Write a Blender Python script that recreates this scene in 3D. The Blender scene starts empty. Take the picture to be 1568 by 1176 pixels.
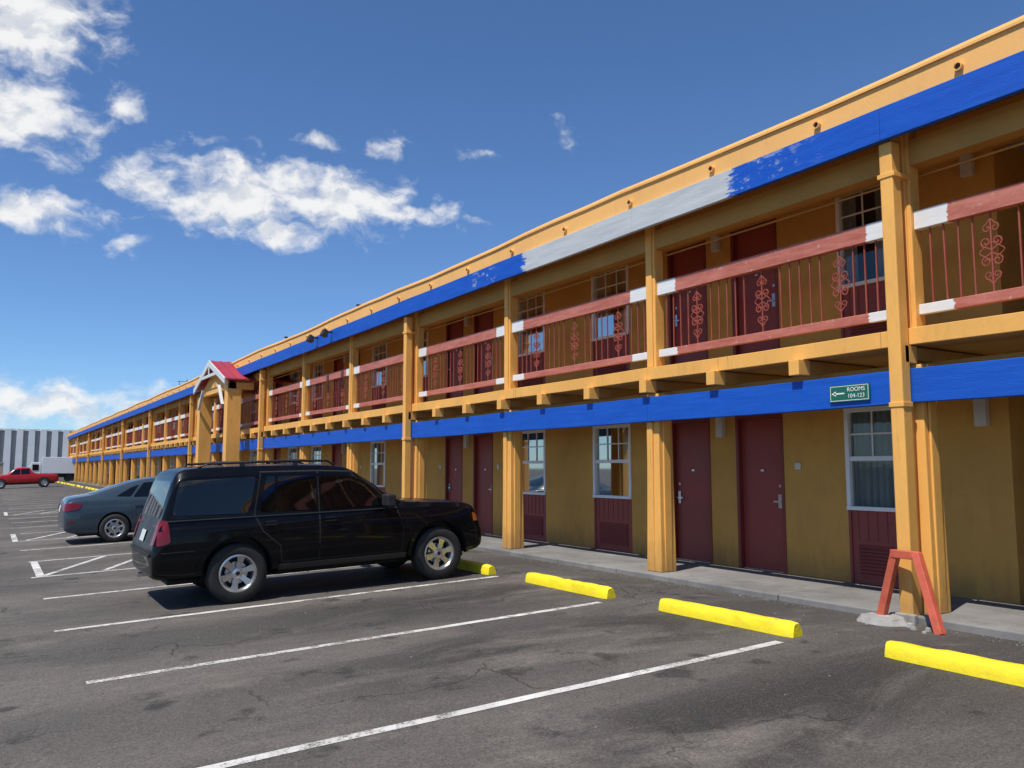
import bpy, bmesh, math, random
from math import radians, sin, cos, pi
from mathutils import Vector, Matrix
from mathutils.bvhtree import BVHTree
random.seed(7)
scene = bpy.context.scene
COL = scene.collection

# ------------------------------------------------------------------ materials
def newmat(name):
    m = bpy.data.materials.new(name); m.use_nodes = True
    nt = m.node_tree
    return m, nt, nt.nodes['Principled BSDF'], nt.nodes['Material Output']
def N(nt, t, **kw):
    n = nt.nodes.new(t)
    for k, v in kw.items():
        setattr(n, k, v)
    return n
def L(nt, a, b): nt.links.new(a, b)
def noise(nt, vec, scale, detail=4, rough=.55, dist=0):
    n = N(nt, 'ShaderNodeTexNoise'); n.inputs['Scale'].default_value = scale
    n.inputs['Detail'].default_value = detail; n.inputs['Roughness'].default_value = rough
    n.inputs['Distortion'].default_value = dist
    if vec is not None: L(nt, vec, n.inputs['Vector'])
    return n.outputs['Fac']
def math_(nt, op, a, b=None, clamp=False):
    n = N(nt, 'ShaderNodeMath', operation=op); n.use_clamp = clamp
    for i, v in enumerate((a, b)):
        if v is None: continue
        if isinstance(v, (int, float)): n.inputs[i].default_value = v
        else: L(nt, v, n.inputs[i])
    return n.outputs[0]
def mrange(nt, v, a, b, c=0., d=1., smooth=False):
    n = N(nt, 'ShaderNodeMapRange'); n.clamp = True
    if smooth: n.interpolation_type = 'SMOOTHSTEP'
    L(nt, v, n.inputs[0])
    for i, x in enumerate((a, b, c, d)): n.inputs[i+1].default_value = x
    return n.outputs[0]
def mix(nt, f, a, b, mode='MIX'):
    n = N(nt, 'ShaderNodeMix'); n.data_type = 'RGBA'; n.blend_type = mode
    if isinstance(f, (int, float)): n.inputs[0].default_value = f
    else: L(nt, f, n.inputs[0])
    for i, v in ((6, a), (7, b)):
        if isinstance(v, (tuple, list)): n.inputs[i].default_value = (*v[:3], 1)
        else: L(nt, v, n.inputs[i])
    return n.outputs[2]
def mapping(nt, vec, scale=(1,1,1), loc=(0,0,0)):
    n = N(nt, 'ShaderNodeMapping'); n.inputs['Scale'].default_value = scale
    n.inputs['Location'].default_value = loc
    L(nt, vec, n.inputs['Vector']); return n.outputs[0]
def objco(nt): return N(nt, 'ShaderNodeTexCoord').outputs['Object']
def bump(nt, bsdf, h, strength=.3, dist=.01):
    b = N(nt, 'ShaderNodeBump'); b.inputs['Strength'].default_value = strength
    b.inputs['Distance'].default_value = dist
    L(nt, h, b.inputs['Height']); L(nt, b.outputs[0], bsdf.inputs['Normal'])
def pmat(name, col, rough=.6, var=.15, scale=2.5, bumpS=.25, bscale=60, metal=0, coat=0, dirt=0, stretch=(1,1,1), spec=.5, lowdirt=0, crack=0):
    m, nt, b, o = newmat(name)
    co = mapping(nt, objco(nt), stretch)
    n1 = noise(nt, co, scale, 6, .6)
    c = mix(nt, mrange(nt, n1, .3, .7), tuple(x*(1-var) for x in col), tuple(min(1, x*(1+var)) for x in col))
    if dirt:
        n2 = noise(nt, mapping(nt, objco(nt), (1, 1, .35)), 5, 8, .7)
        c = mix(nt, mrange(nt, n2, .52, .75, 0, dirt), c, tuple(x*.35+.03 for x in col))
    if crack:   # vertical hairline splits in painted timber
        n5 = noise(nt, mapping(nt, objco(nt), (1, 1, .04)), 26, 4, .6)
        c = mix(nt, mrange(nt, n5, .66, .70, 0, crack), c, tuple(x*.25 for x in col))
    if lowdirt:
        s = N(nt, 'ShaderNodeSeparateXYZ'); L(nt, objco(nt), s.inputs[0])
        n4 = noise(nt, mapping(nt, objco(nt), (1,1,.25)), 7, 6, .7)
        zz = math_(nt, 'ADD', s.outputs[2], math_(nt, 'MULTIPLY', math_(nt,'SUBTRACT',n4,.5), -.9))
        c = mix(nt, mrange(nt, zz, .75, .3, 0, lowdirt), c, (.10,.075,.05))
    L(nt, c, b.inputs['Base Color'])
    n3 = noise(nt, co, bscale, 4, .6)
    L(nt, mrange(nt, n1, .3, .7, max(.02, rough-.08), rough+.08), b.inputs['Roughness'])
    b.inputs['Metallic'].default_value = metal
    b.inputs['Coat Weight'].default_value = coat
    b.inputs['Coat Roughness'].default_value = .04
    b.inputs['Specular IOR Level'].default_value = spec
    if bumpS: bump(nt, b, n3, bumpS, .006)
    return m

M = {}
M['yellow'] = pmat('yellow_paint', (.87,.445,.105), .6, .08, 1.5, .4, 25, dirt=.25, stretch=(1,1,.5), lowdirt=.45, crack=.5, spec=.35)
M['parapet'] = pmat('parapet_paint', (.87,.465,.145), .7, .06, .8, .3, 14, dirt=.18, spec=.3)
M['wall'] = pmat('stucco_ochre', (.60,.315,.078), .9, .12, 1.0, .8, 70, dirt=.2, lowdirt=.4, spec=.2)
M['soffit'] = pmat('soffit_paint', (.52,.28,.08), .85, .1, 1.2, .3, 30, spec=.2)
M['door'] = pmat('door_red', (.29,.050,.036), .5, .12, 2, .15, 40, dirt=.15)
M['doorframe'] = pmat('door_frame_red', (.22,.036,.028), .5, .1, 2, .1, 40)
M['louver'] = pmat('louver_red', (.28,.055,.042), .6, .12, 3, .1, 40, dirt=.2)
M['white'] = pmat('white_frame', (.82,.82,.80), .5, .05, 3, .1, 40, dirt=.08)
M['metal'] = pmat('brushed_metal', (.6,.6,.6), .3, .05, 5, 0, metal=1)
M['lightbox'] = pmat('light_fixture_grey', (.60,.58,.52), .5, .1, 6, .1)
M['dark'] = pmat('dark_void', (.012,.012,.012), .8, .1, 3, 0)  # near-black for seams and undersides, also the painted darkness of rooms
M['concrete'] = pmat('concrete', (.205,.198,.188), .9, .28, 1.2, .5, 45, dirt=.6, spec=.3)
M['curb'] = pmat('curb_concrete', (.30,.29,.27), .9, .3, 5, .8, 30, dirt=.5)
M['redsteel'] = pmat('red_steel', (.60,.12,.065), .5, .2, 6, .3, 40, dirt=.35)
M['stop'] = pmat('yellow_stop_paint', (.86,.68,.015), .65, .10, 4, .9, 25, dirt=.45)
M['redroof'] = pmat('red_metal_roof', (.40,.04,.055), .4, .1, 2, .1)
M['whitewood'] = pmat('white_wood', (.66,.66,.64), .5, .06, 4, .1)
M['flatroof'] = pmat('roof_membrane', (.3,.29,.28), .9, .15, 1, .3)
M['black'] = pmat('black_plastic', (.02,.02,.021), .5, .15, 8, .2)
M['rubber'] = pmat('tire_rubber', (.022,.021,.020), .8, .25, 10, .3, 80)
M['alloy'] = pmat('alloy', (.62,.62,.63), .28, .05, 8, 0, metal=.9)
M['red_lamp'] = pmat('tail_lamp', (.17,.003,.006), .25, .1, 8, 0, coat=.3)
M['clear_lamp'] = pmat('clear_lamp', (.6,.6,.6), .1, .1, 8, 0, coat=1)
M['amber'] = pmat('amber_lamp', (.35,.10,.02), .2, .1, 8, 0, coat=.5)
M['plate'] = pmat('plate', (.6,.62,.6), .4, .1, 20, 0)
M['green'] = pmat('sign_green', (.008,.13,.07), .35, .05, 6, 0)
M['signwhite'] = pmat('sign_white', (.8,.8,.78), .4, .03, 6, 0)
M['curtain'] = pmat('curtain_fabric', (.45,.45,.44), .95, .12, 3, .2)
M['fin'] = pmat('warehouse_white', (.86,.85,.80), .8, .06, .3, .1, dirt=.1)
M['findark'] = pmat('warehouse_grey_panel', (.30,.30,.29), .8, .1, .3, .1)  # grey panels between the white fins
M['tan'] = pmat('tan_block', (.42,.33,.22), .8, .1, .5, .1)

def paint(name, col, rough=.2, dust=.12, coat=.8):
    m, nt, b, o = newmat(name)
    co = objco(nt)
    n1 = noise(nt, co, 1.8, 6, .65)
    z = N(nt, 'ShaderNodeSeparateXYZ'); L(nt, co, z.inputs[0])
    low = mrange(nt, z.outputs[2], .75, .3, 0, dust*2.5)
    f = math_(nt, 'ADD', math_(nt, 'MULTIPLY', mrange(nt, n1, .35, .75), dust), low, True)
    L(nt, mix(nt, f, col, (.16,.15,.135)), b.inputs['Base Color'])
    L(nt, mrange(nt, n1, .3, .7, rough, rough+.12), b.inputs['Roughness'])
    b.inputs['Specular IOR Level'].default_value = .12
    b.inputs['Coat Weight'].default_value = coat; b.inputs['Coat Roughness'].default_value = .04; b.inputs['Coat IOR'].default_value=1.40
    b.inputs['Coat Tint'].default_value=(.92,.96,1,1)
    return m
M['suvpaint'] = paint('black_car_paint', (.0022,.0025,.0034), .3, .006, .42)
M['sedanpaint'] = paint('blue_grey_car_paint', (.035,.055,.075), .25, .05)
M['redpaint'] = paint('red_car_paint', (.42,.012,.015), .25, .05)
M['whitepaint'] = paint('white_car_paint', (.85,.85,.84), .3, .04)
m, nt, b, o = newmat('tinted_glass'); b.inputs['Base Color'].default_value = (.003,.0035,.004,1)
b.inputs['Roughness'].default_value = .02; b.inputs['Specular IOR Level'].default_value=.6
M['tint'] = m
m, nt, b, o = newmat('window_glass')
lw = N(nt, 'ShaderNodeFresnel'); lw.inputs[0].default_value = 1.45
gl = N(nt, 'ShaderNodeBsdfGlossy'); gl.inputs['Roughness'].default_value = .03; gl.inputs[0].default_value=(.8,.85,.85,1)
tr = N(nt, 'ShaderNodeBsdfTransparent'); tr.inputs[0].default_value = (.62,.66,.65,1)
ms = N(nt, 'ShaderNodeMixShader'); L(nt, math_(nt, 'ADD', math_(nt,'MULTIPLY',lw.outputs[0],.6), .02), ms.inputs[0])
L(nt, tr.outputs[0], ms.inputs[1]); L(nt, gl.outputs[0], ms.inputs[2]); L(nt, ms.outputs[0], o.inputs[0])
M['glass'] = m

# asphalt
def asphalt():
    m, nt, b, o = newmat('asphalt')
    co = objco(nt)
    big = noise(nt, mapping(nt, co, (.5,1,1)), .35, 6, .6, .6)
    med = noise(nt, mapping(nt, co, (.30,1.0,1)), 1.2, 6, .65, 1.0)
    fine = noise(nt, co, 46, 3, .75)
    spk = noise(nt, co, 110, 2, .8)
    c = mix(nt, mrange(nt, big, .35, .65), (.118,.106,.095), (.172,.154,.136))
    s = N(nt, 'ShaderNodeSeparateXYZ'); L(nt, co, s.inputs[0])
    zone = math_(nt, 'MULTIPLY', mrange(nt, s.outputs[0], 1.6, 4.2, .35, 1, True), mrange(nt, s.outputs[0], 6.2, 7.2, 1, .7, True))
    stall = math_(nt, 'ABSOLUTE', math_(nt, 'SUBTRACT', math_(nt, 'FRACT', math_(nt, 'DIVIDE', math_(nt, 'SUBTRACT', s.outputs[1], 5.26), 2.63)), .5))
    stm = mrange(nt, stall, .48, .10, .12, 1, True)
    stain = math_(nt, 'MULTIPLY', math_(nt, 'MULTIPLY', mrange(nt, med, .34, .52), zone), stm)
    c = mix(nt, math_(nt, 'MULTIPLY', stain, .92), c, (.030,.028,.027))
    pt = noise(nt, mapping(nt, co, (.55,1,1), (11,4,0)), .42, 5, .55, .5)
    c = mix(nt, mrange(nt, pt, .53, .57, 0, .5), c, (.058,.053,.050))
    band = math_(nt, 'MULTIPLY', mrange(nt, noise(nt, mapping(nt, co, (.2,.6,1), (3,7,0)), .9, 6, .65, .8), .45, .62), mrange(nt, s.outputs[0], .8, 2.5, .4, 1, True))
    c = mix(nt, math_(nt, 'MULTIPLY', band, .5), c, (.060,.055,.050))
    strip = mrange(nt, s.outputs[0], 6.5, 7.1, 0, .5, True)
    c = mix(nt, strip, c, (.060,.057,.053))
    sp = noise(nt, co, 2.1, 4, .5)
    c = mix(nt, mrange(nt, sp, .62, .69, 0, .8), c, (.026,.025,.024))
    du = noise(nt, mapping(nt,co,(.6,1,1)), .8, 8, .72, .4)
    c = mix(nt, mrange(nt, du, .54, .76, 0, .65), c, (.26,.23,.195))
    blot = noise(nt, co, 6, 6, .7)
    c = mix(nt, mrange(nt, blot, .3, .7, .0, .35), c, (.07,.064,.058))
    wv = N(nt, 'ShaderNodeVectorMath', operation='ADD')
    nn = N(nt, 'ShaderNodeTexNoise'); nn.inputs['Scale'].default_value = 1.4; nn.inputs['Detail'].default_value = 6
    L(nt, co, nn.inputs['Vector'])
    sc = N(nt, 'ShaderNodeVectorMath', operation='SCALE'); sc.inputs['Scale'].default_value = .9
    L(nt, nn.outputs['Color'], sc.inputs[0]); L(nt, co, wv.inputs[0]); L(nt, sc.outputs[0], wv.inputs[1])
    vo = N(nt, 'ShaderNodeTexVoronoi'); vo.feature = 'DISTANCE_TO_EDGE'; vo.inputs['Scale'].default_value = .42
    L(nt, wv.outputs[0], vo.inputs['Vector'])
    crm = mrange(nt, noise(nt, co, .5, 2), .47, .56)
    cr = math_(nt, 'MULTIPLY', mrange(nt, vo.outputs['Distance'], .001, .006, 1, 0), crm)
    c = mix(nt, math_(nt, 'MULTIPLY', cr, .6), c, (.03,.028,.026))
    c = mix(nt, mrange(nt, fine, .3, .7, 0, 1), mix(nt, 1, c, (.60,.60,.60), 'MULTIPLY'), mix(nt, 1, c, (1.36,1.36,1.36), 'MULTIPLY'))
    c = mix(nt, mrange(nt, spk, .61, .73, 0, .7), c, (.40,.36,.31))
    L(nt, c, b.inputs['Base Color'])
    L(nt, mrange(nt, stain, 0, 1, .95, .75), b.inputs['Roughness'])
    b.inputs['Specular IOR Level'].default_value = .25
    h = math_(nt, 'SUBTRACT', math_(nt, 'ADD', fine, math_(nt, 'MULTIPLY', spk, .6)), math_(nt, 'MULTIPLY', cr, 2))
    bump(nt, b, h, .7, .008)
    return m
M['asphalt'] = asphalt()

def linepaint():
    m, nt, b, o = newmat('road_paint')
    co = objco(nt)
    n1 = noise(nt, co, 7, 9, .75); n2 = noise(nt, co, 55, 3, .7)
    n3 = noise(nt, co, .7, 3, .5)
    w = math_(nt, 'ADD', math_(nt, 'ADD', math_(nt, 'MULTIPLY', n1, .7), math_(nt, 'MULTIPLY', n2, .42)), math_(nt, 'MULTIPLY', math_(nt,'SUBTRACT',n3,.5), .25))
    L(nt, mix(nt, mrange(nt, noise(nt, co, 2, 5), .35, .7), (.70,.68,.64), (.48,.46,.42)), b.inputs['Base Color'])
    b.inputs['Roughness'].default_value = .8
    tr = N(nt, 'ShaderNodeBsdfTransparent'); ms = N(nt, 'ShaderNodeMixShader')
    L(nt, mrange(nt, w, .55, .67, .03, .95), ms.inputs[0]); L(nt, b.outputs[0], ms.inputs[1]); L(nt, tr.outputs[0], ms.inputs[2])
    L(nt, ms.outputs[0], o.inputs[0])
    return m
M['line'] = linepaint()

def railpaint():
    m, nt, b, o = newmat('railing_red_white')
    co = objco(nt); s = N(nt, 'ShaderNodeSeparateXYZ'); L(nt, co, s.inputs[0])
    y = s.outputs[1]
    d = math_(nt, 'MULTIPLY', math_(nt, 'ABSOLUTE', math_(nt, 'SUBTRACT', math_(nt, 'FRACT', math_(nt, 'DIVIDE', math_(nt, 'SUBTRACT', y, 5.2), 4.1)), .5)), 2)
    n1 = noise(nt, mapping(nt, co, (1,.6,4)), 9, 3)
    nb = noise(nt, co, .35, 1)
    dd = math_(nt, 'ADD', math_(nt, 'ADD', d, math_(nt, 'MULTIPLY', math_(nt, 'SUBTRACT', n1, .5), .05)), math_(nt, 'MULTIPLY', math_(nt, 'SUBTRACT', nb, .5), .10))
    far = mrange(nt, y, 36, 52, 0, .7)
    f = mrange(nt, math_(nt, 'ADD', dd, far), .755, .762)
    n2 = noise(nt, mapping(nt, co, (1,.3,2)), 7, 7, .7)
    red = mix(nt, mrange(nt, n2, .35, .65), (.40,.105,.068), (.56,.19,.135))
    red = mix(nt, mrange(nt, noise(nt, co, 14, 5, .7), .60, .70, 0, .75), red, (.50,.38,.31))
    wh = mix(nt, mrange(nt, n2, .3, .7), (.72,.71,.68), (.82,.82,.8))
    L(nt, mix(nt, f, red, wh), b.inputs['Base Color']); b.inputs['Roughness'].default_value = .6
    bump(nt, b, n2, .3, .01)
    return m
M['rail'] = railpaint()
M['iron'] = pmat('iron_red', (.32,.07,.042), .55, .2, 3, .1, dirt=.2)

def bluepaint(name, upper):
    m, nt, b, o = newmat(name)
    co = objco(nt); s = N(nt, 'ShaderNodeSeparateXYZ'); L(nt, co, s.inputs[0])
    y = s.outputs[1]
    st = noise(nt, mapping(nt, co, (1,.25,3)), 6, 6, .6)
    blue = mix(nt, mrange(nt, st, .35, .68), (.006,.080,.44), (.010,.104,.53))
    grey = mix(nt, mrange(nt, st, .3, .7), (.44,.47,.48), (.58,.60,.59))
    br = noise(nt, mapping(nt, co, (1,1.4,9)), 3, 6, .7)
    if upper:
        yy = math_(nt, 'ADD', y, math_(nt, 'MULTIPLY', math_(nt, 'SUBTRACT', br, .5), .9))
        a = mrange(nt, yy, 7.30, 7.34); c2 = mrange(nt, yy, 12.25, 12.3, 1, 0)
        f = math_(nt, 'MULTIPLY', a, c2)
        scm = math_(nt, 'MULTIPLY', mrange(nt, y, 5.9, 6.9), mrange(nt, y, 7.5, 7.2))
        scm2 = math_(nt, 'MULTIPLY', mrange(nt, y, 13.2, 13.5), mrange(nt, y, 14.4, 14.0))
        sc = math_(nt, 'MULTIPLY', math_(nt, 'ADD', scm, scm2), mrange(nt, noise(nt, mapping(nt, co, (1,1,2.5)), 4.5, 6, .7), .56, .60))
        f = math_(nt, 'MAXIMUM', f, math_(nt, 'MULTIPLY', sc, .55))
    else:
        f = mrange(nt, noise(nt, mapping(nt, co, (1,.7,2)), 1.6, 7, .7), .74, .77, 0, .5)
    L(nt, mix(nt, f, blue, grey), b.inputs['Base Color']); b.inputs['Roughness'].default_value = .55
    b.inputs['Specular IOR Level'].default_value = .3
    bump(nt, b, noise(nt, mapping(nt, co, (1,.5,3)), 25, 5), .3, .01)
    return m
M['blueU'] = bluepaint('blue_fascia_paint', True)
M['blueL'] = bluepaint('blue_beam_paint', False)

# ------------------------------------------------------------------ mesh builder
class MB:
    def __init__(s): s.v=[]; s.f=[]; s.m=[]
    def box(s, x0,x1,y0,y1,z0,z1, m=0):
        i=len(s.v)
        s.v += [(x0,y0,z0),(x1,y0,z0),(x1,y1,z0),(x0,y1,z0),(x0,y0,z1),(x1,y0,z1),(x1,y1,z1),(x0,y1,z1)]
        s.f += [(i,i+3,i+2,i+1),(i+4,i+5,i+6,i+7),(i,i+1,i+5,i+4),(i+1,i+2,i+6,i+5),(i+2,i+3,i+7,i+6),(i+3,i,i+4,i+7)]
        s.m += [m]*6
    def poly(s, pts, m=0):
        i=len(s.v); s.v += [tuple(p) for p in pts]; s.f.append(tuple(range(i,i+len(pts)))); s.m.append(m)
    def prism(s, a, b, m=0):
        i=len(s.v); n=len(a); s.v += [tuple(p) for p in a]+[tuple(p) for p in b]
        s.f.append(tuple(reversed(range(i,i+n)))); s.f.append(tuple(range(i+n,i+2*n)))
        for k in range(n): s.f.append((i+k,i+(k+1)%n,i+n+(k+1)%n,i+n+k))
        s.m += [m]*(n+2)
    def tube(s, pts, r, m=0, seg=4):
        pts=[Vector(p) for p in pts]; i=len(s.v); n=len(pts)
        for k,p in enumerate(pts):
            d=(pts[min(k+1,n-1)]-pts[max(k-1,0)]).normalized()
            a=Vector((1,0,0)) if abs(d.x)<.9 else Vector((0,0,1))
            u=d.cross(a).normalized(); w=d.cross(u).normalized()
            for q in range(seg):
                t=2*pi*(q+.5)/seg; s.v.append(tuple(p+(u*cos(t)+w*sin(t))*r))
        for k in range(n-1):
            for q in range(seg):
                a=i+k*seg+q; b=i+k*seg+(q+1)%seg
                s.f.append((a,b,b+seg,a+seg)); s.m.append(m)
        s.f.append(tuple(reversed(range(i,i+seg)))); s.f.append(tuple(range(i+(n-1)*seg,i+n*seg))); s.m+=[m,m]
    def lathe(s, prof, c, m=0, seg=40, axis='y'):
        i=len(s.v); n=len(prof)
        for k in range(seg):
            t=2*pi*k/seg
            for r,h in prof:
                if axis=='y': s.v.append((c[0]+r*cos(t), c[1]+h, c[2]+r*sin(t)))
                elif axis=='x': s.v.append((c[0]+h, c[1]+r*cos(t), c[2]+r*sin(t)))
                else: s.v.append((c[0]+r*cos(t), c[1]+r*sin(t), c[2]+h))
        for k in range(seg):
            for j in range(n-1):
                a=i+k*n+j; b=i+((k+1)%seg)*n+j
                s.f.append((a,b,b+1,a+1)); s.m.append(m)
    def obj(s, name, mats, parent=None, bevel=0, smooth=False, recalc=True):
        me=bpy.data.meshes.new(name); me.from_pydata(s.v,[],s.f)
        for mm in (mats if isinstance(mats,list) else [mats]): me.materials.append(mm)
        me.polygons.foreach_set('material_index', s.m)
        if recalc:
            bm=bmesh.new(); bm.from_mesh(me); bmesh.ops.recalc_face_normals(bm, faces=bm.faces); bm.to_mesh(me); bm.free()
        if smooth:
            me.polygons.foreach_set('use_smooth',[True]*len(me.polygons))
        me.update()
        o=bpy.data.objects.new(name, me); COL.objects.link(o)
        if smooth=='auto':
            try: me.set_sharp_from_angle(angle=radians(35))
            except Exception: pass
        if bevel:
            bv=o.modifiers.new('bevel','BEVEL'); bv.width=bevel; bv.segments=2; bv.limit_method='ANGLE'; bv.angle_limit=radians(50)
        if parent: o.parent=parent
        return o
def empty(name, loc=(0,0,0), rot=(0,0,0)):
    e=bpy.data.objects.new(name,None); COL.objects.link(e); e.location=loc; e.rotation_euler=rot; e.empty_display_size=.2
    return e

# ------------------------------------------------------------------ ground
SL=.036
def gz(x):
    if x<-12: return -12*SL
    if x<7.0: return x*SL
    if x<7.9: return 7*SL-(x-7)*.03
    return .225
g=MB()
xs=[-3000,-300,-60,-12,-6,0,2,4,6,7.0,7.9,8.6,30,300,3000]; ys=[-3000,-300,-40,0,20,40,80,120,300,3000]
for i in range(len(xs)-1):
    for j in range(len(ys)-1):
        g.poly([(xs[i],ys[j],gz(xs[i])),(xs[i+1],ys[j],gz(xs[i+1])),(xs[i+1],ys[j+1],gz(xs[i+1])),(xs[i],ys[j+1],gz(xs[i]))])
g.obj('ground', M['asphalt'])

# markings
mk=MB()
def line(x0,y0,x1,y1,w=.1):
    d=Vector((x1-x0,y1-y0)); n=Vector((-d.y,d.x)).normalized()*w/2
    K=max(1,int(d.length/.5)); wob=[random.uniform(-.006,.006) for _ in range(K+1)]
    for k in range(K):
        a=(x0+d.x*k/K,y0+d.y*k/K+wob[k]); b=(x0+d.x*(k+1)/K,y0+d.y*(k+1)/K+wob[k+1])
        P=[(a[0]-n.x,a[1]-n.y),(b[0]-n.x,b[1]-n.y),(b[0]+n.x,b[1]+n.y),(a[0]+n.x,a[1]+n.y)]
        mk.poly([(p[0],p[1],gz(p[0])+.004) for p in P])
ylines=[5.26+2.63*k for k in range(0,40)]
for k,y in enumerate(ylines):
    line(.72+random.uniform(-.08,.08), y-.02, 6.25+random.uniform(-.1,.15), y+.01, .10)
for (a,b,x0) in ((15.78,18.41,.80),(23.67,26.3,.62),(36.8,39.45,.62)):
    line(x0,a-.05,x0,b+.05,.12)
    n=5
    for q in range(n):
        line(.85+q*.9,a+.1,2.0+q*.9,b-.1,.1)
mk.obj('parking_markings', M['line'])

# sidewalk with kerb
SW=.30
sw=MB()
random.seed(3)
y=-22.0
while y<119:
    sw.box(8.06+random.uniform(-.006,.006),9.72,y,y+1.52-.010,.1,SW+random.uniform(-.003,.003)); y+=1.52
sw.obj('sidewalk', M['concrete'], bevel=.014)

# wheel stops
def stopmesh(seed):
    s=MB(); n=18; Lh=.9
    rnd=random.Random(seed)
    prof=[(-.085,0),(-.078,.045),(-.058,.11),(-.032,.13),(.032,.13),(.058,.11),(.078,.045),(.085,0)]
    for k in range(n+1):
        y=-Lh+2*Lh*k/n
        e=.8 if k in (0,n) else 1
        for j,(x,z) in enumerate(prof):
            ch=rnd.uniform(.003,.011) if (rnd.random()<.14 and j in (2,3,4,5)) else 0
            s.v.append(((x*(1-ch*6))*e+rnd.uniform(-.002,.002), y, z*(.93 if k in (0,n) else 1)-ch+(rnd.uniform(-.003,.002) if z>0 else 0)))
    P=len(prof)
    for k in range(n):
        for j in range(P-1):
            s.f.append((k*P+j,k*P+j+1,(k+1)*P+j+1,(k+1)*P+j)); s.m.append(0)
    s.f.append(tuple(range(P))); s.f.append(tuple(reversed(range(n*P,n*P+P)))); s.m+=[0,0]
    return s
metas=[]
cy=[3.47+2.72*k if k<4 else 3.47+2.72*3+2.63*(k-3) for k in range(-2,39)]
for k,y in enumerate(cy):
    if len(metas)<5:
        o=stopmesh(5+k).obj('wheel_stop', M['stop'], smooth='auto'); metas.append(o.data)
    else:
        o=bpy.data.objects.new('wheel_stop', metas[k%5]); COL.objects.link(o)
    x=6.42+random.uniform(-.06,.06)
    o.location=(x,y,gz(x)+.002); o.rotation_euler=(0,-math.atan(SL),radians(random.uniform(-1.5,1.5)))

# gravel / debris along kerb
db=MB(); rnd=random.Random(11)
for k in range(1700):
    u=rnd.random()
    if u<.72:
        x=8.04-abs(rnd.gauss(0,.10)); y=rnd.uniform(2,30)
    elif u<.85:
        x=6.5+abs(rnd.gauss(0,.22)); y=rnd.uniform(2,16)
    else:
        x=rnd.uniform(.5,8); y=rnd.uniform(3.0,14)
    r=rnd.uniform(.003,.011)*(1.6 if rnd.random()<.08 else 1); z=gz(x)
    a=rnd.uniform(0,pi)
    pts=[]
    for t in range(5):
        rr=r*rnd.uniform(.7,1.2); pts.append((x+rr*cos(a+t*1.257),y+rr*sin(a+t*1.257)))
    db.prism([(p[0],p[1],z) for p in pts],[(x+(p[0]-x)*.6,y+(p[1]-y)*.6,z+r*.8) for p in pts],0 if rnd.random()<.5 else 1)
db.obj('gravel', [pmat('pebble',(.19,.17,.14),.9,.4,20,0), pmat('dry_leaf',(.13,.08,.04),.9,.4,20,0)])

# ------------------------------------------------------------------ motel
motel=empty('motel_building')
Y0,Y1=-21.0,118.0
WX=9.70
FL=3.27
kmin,kmax=-6,27
colY=[5.2+4.1*k for k in range(kmin,kmax+1)]
full=lambda k:(k%3==0)

ops=[]
cs=[9.25+8.2*n for n in range(0,14)]
cs=[c for c in cs if c+3.4<Y1]
csL=[-2.6,-10.8]
for c in cs+csL:
    for s_ in (-1,1):
        a,b=sorted((c+s_*2.2,c+s_*3.3)); ops.append((a,b,'w'))
        a,b=sorted((c+s_*.27,c+s_*1.17)); ops.append((a,b,'d'))
ops.append((1.6,4.92,'b'))
ops.sort()
w=MB(); T=.22
y=Y0
for a,b,t in ops:
    if a>y: w.box(WX,WX+T,y,a,.12,5.62)
    if t!='b':
        w.box(WX,WX+T,a,b,2.60,FL-.02); w.box(WX,WX+T,a,b,2.60+2.97,5.62)
    y=b
w.box(WX,WX+T,y,Y1,.12,5.62)
w.box(WX+T,20,Y1-.2,Y1,.1,5.62); w.box(WX+T,20,Y0,Y0+.2,.1,5.62); w.box(19.8,20,Y0+.2,Y1-.2,.1,5.62)
w.box(WX+T,19.8,4.92,5.1,.1,5.62); w.box(WX+T,19.8,1.42,1.6,.1,5.62)
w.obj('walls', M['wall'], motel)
w=MB(); w.box(WX,19.8,1.6,4.92,3.1,3.26); w.box(13,13.1,1.6,4.92,.1,3.1); w.box(12.5,12.6,1.6,4.92,3.26,5.6)
w.box(9.72,19.8,1.6,4.92,.1,.3)
w.obj('breezeway', M['soffit'], motel)

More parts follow.
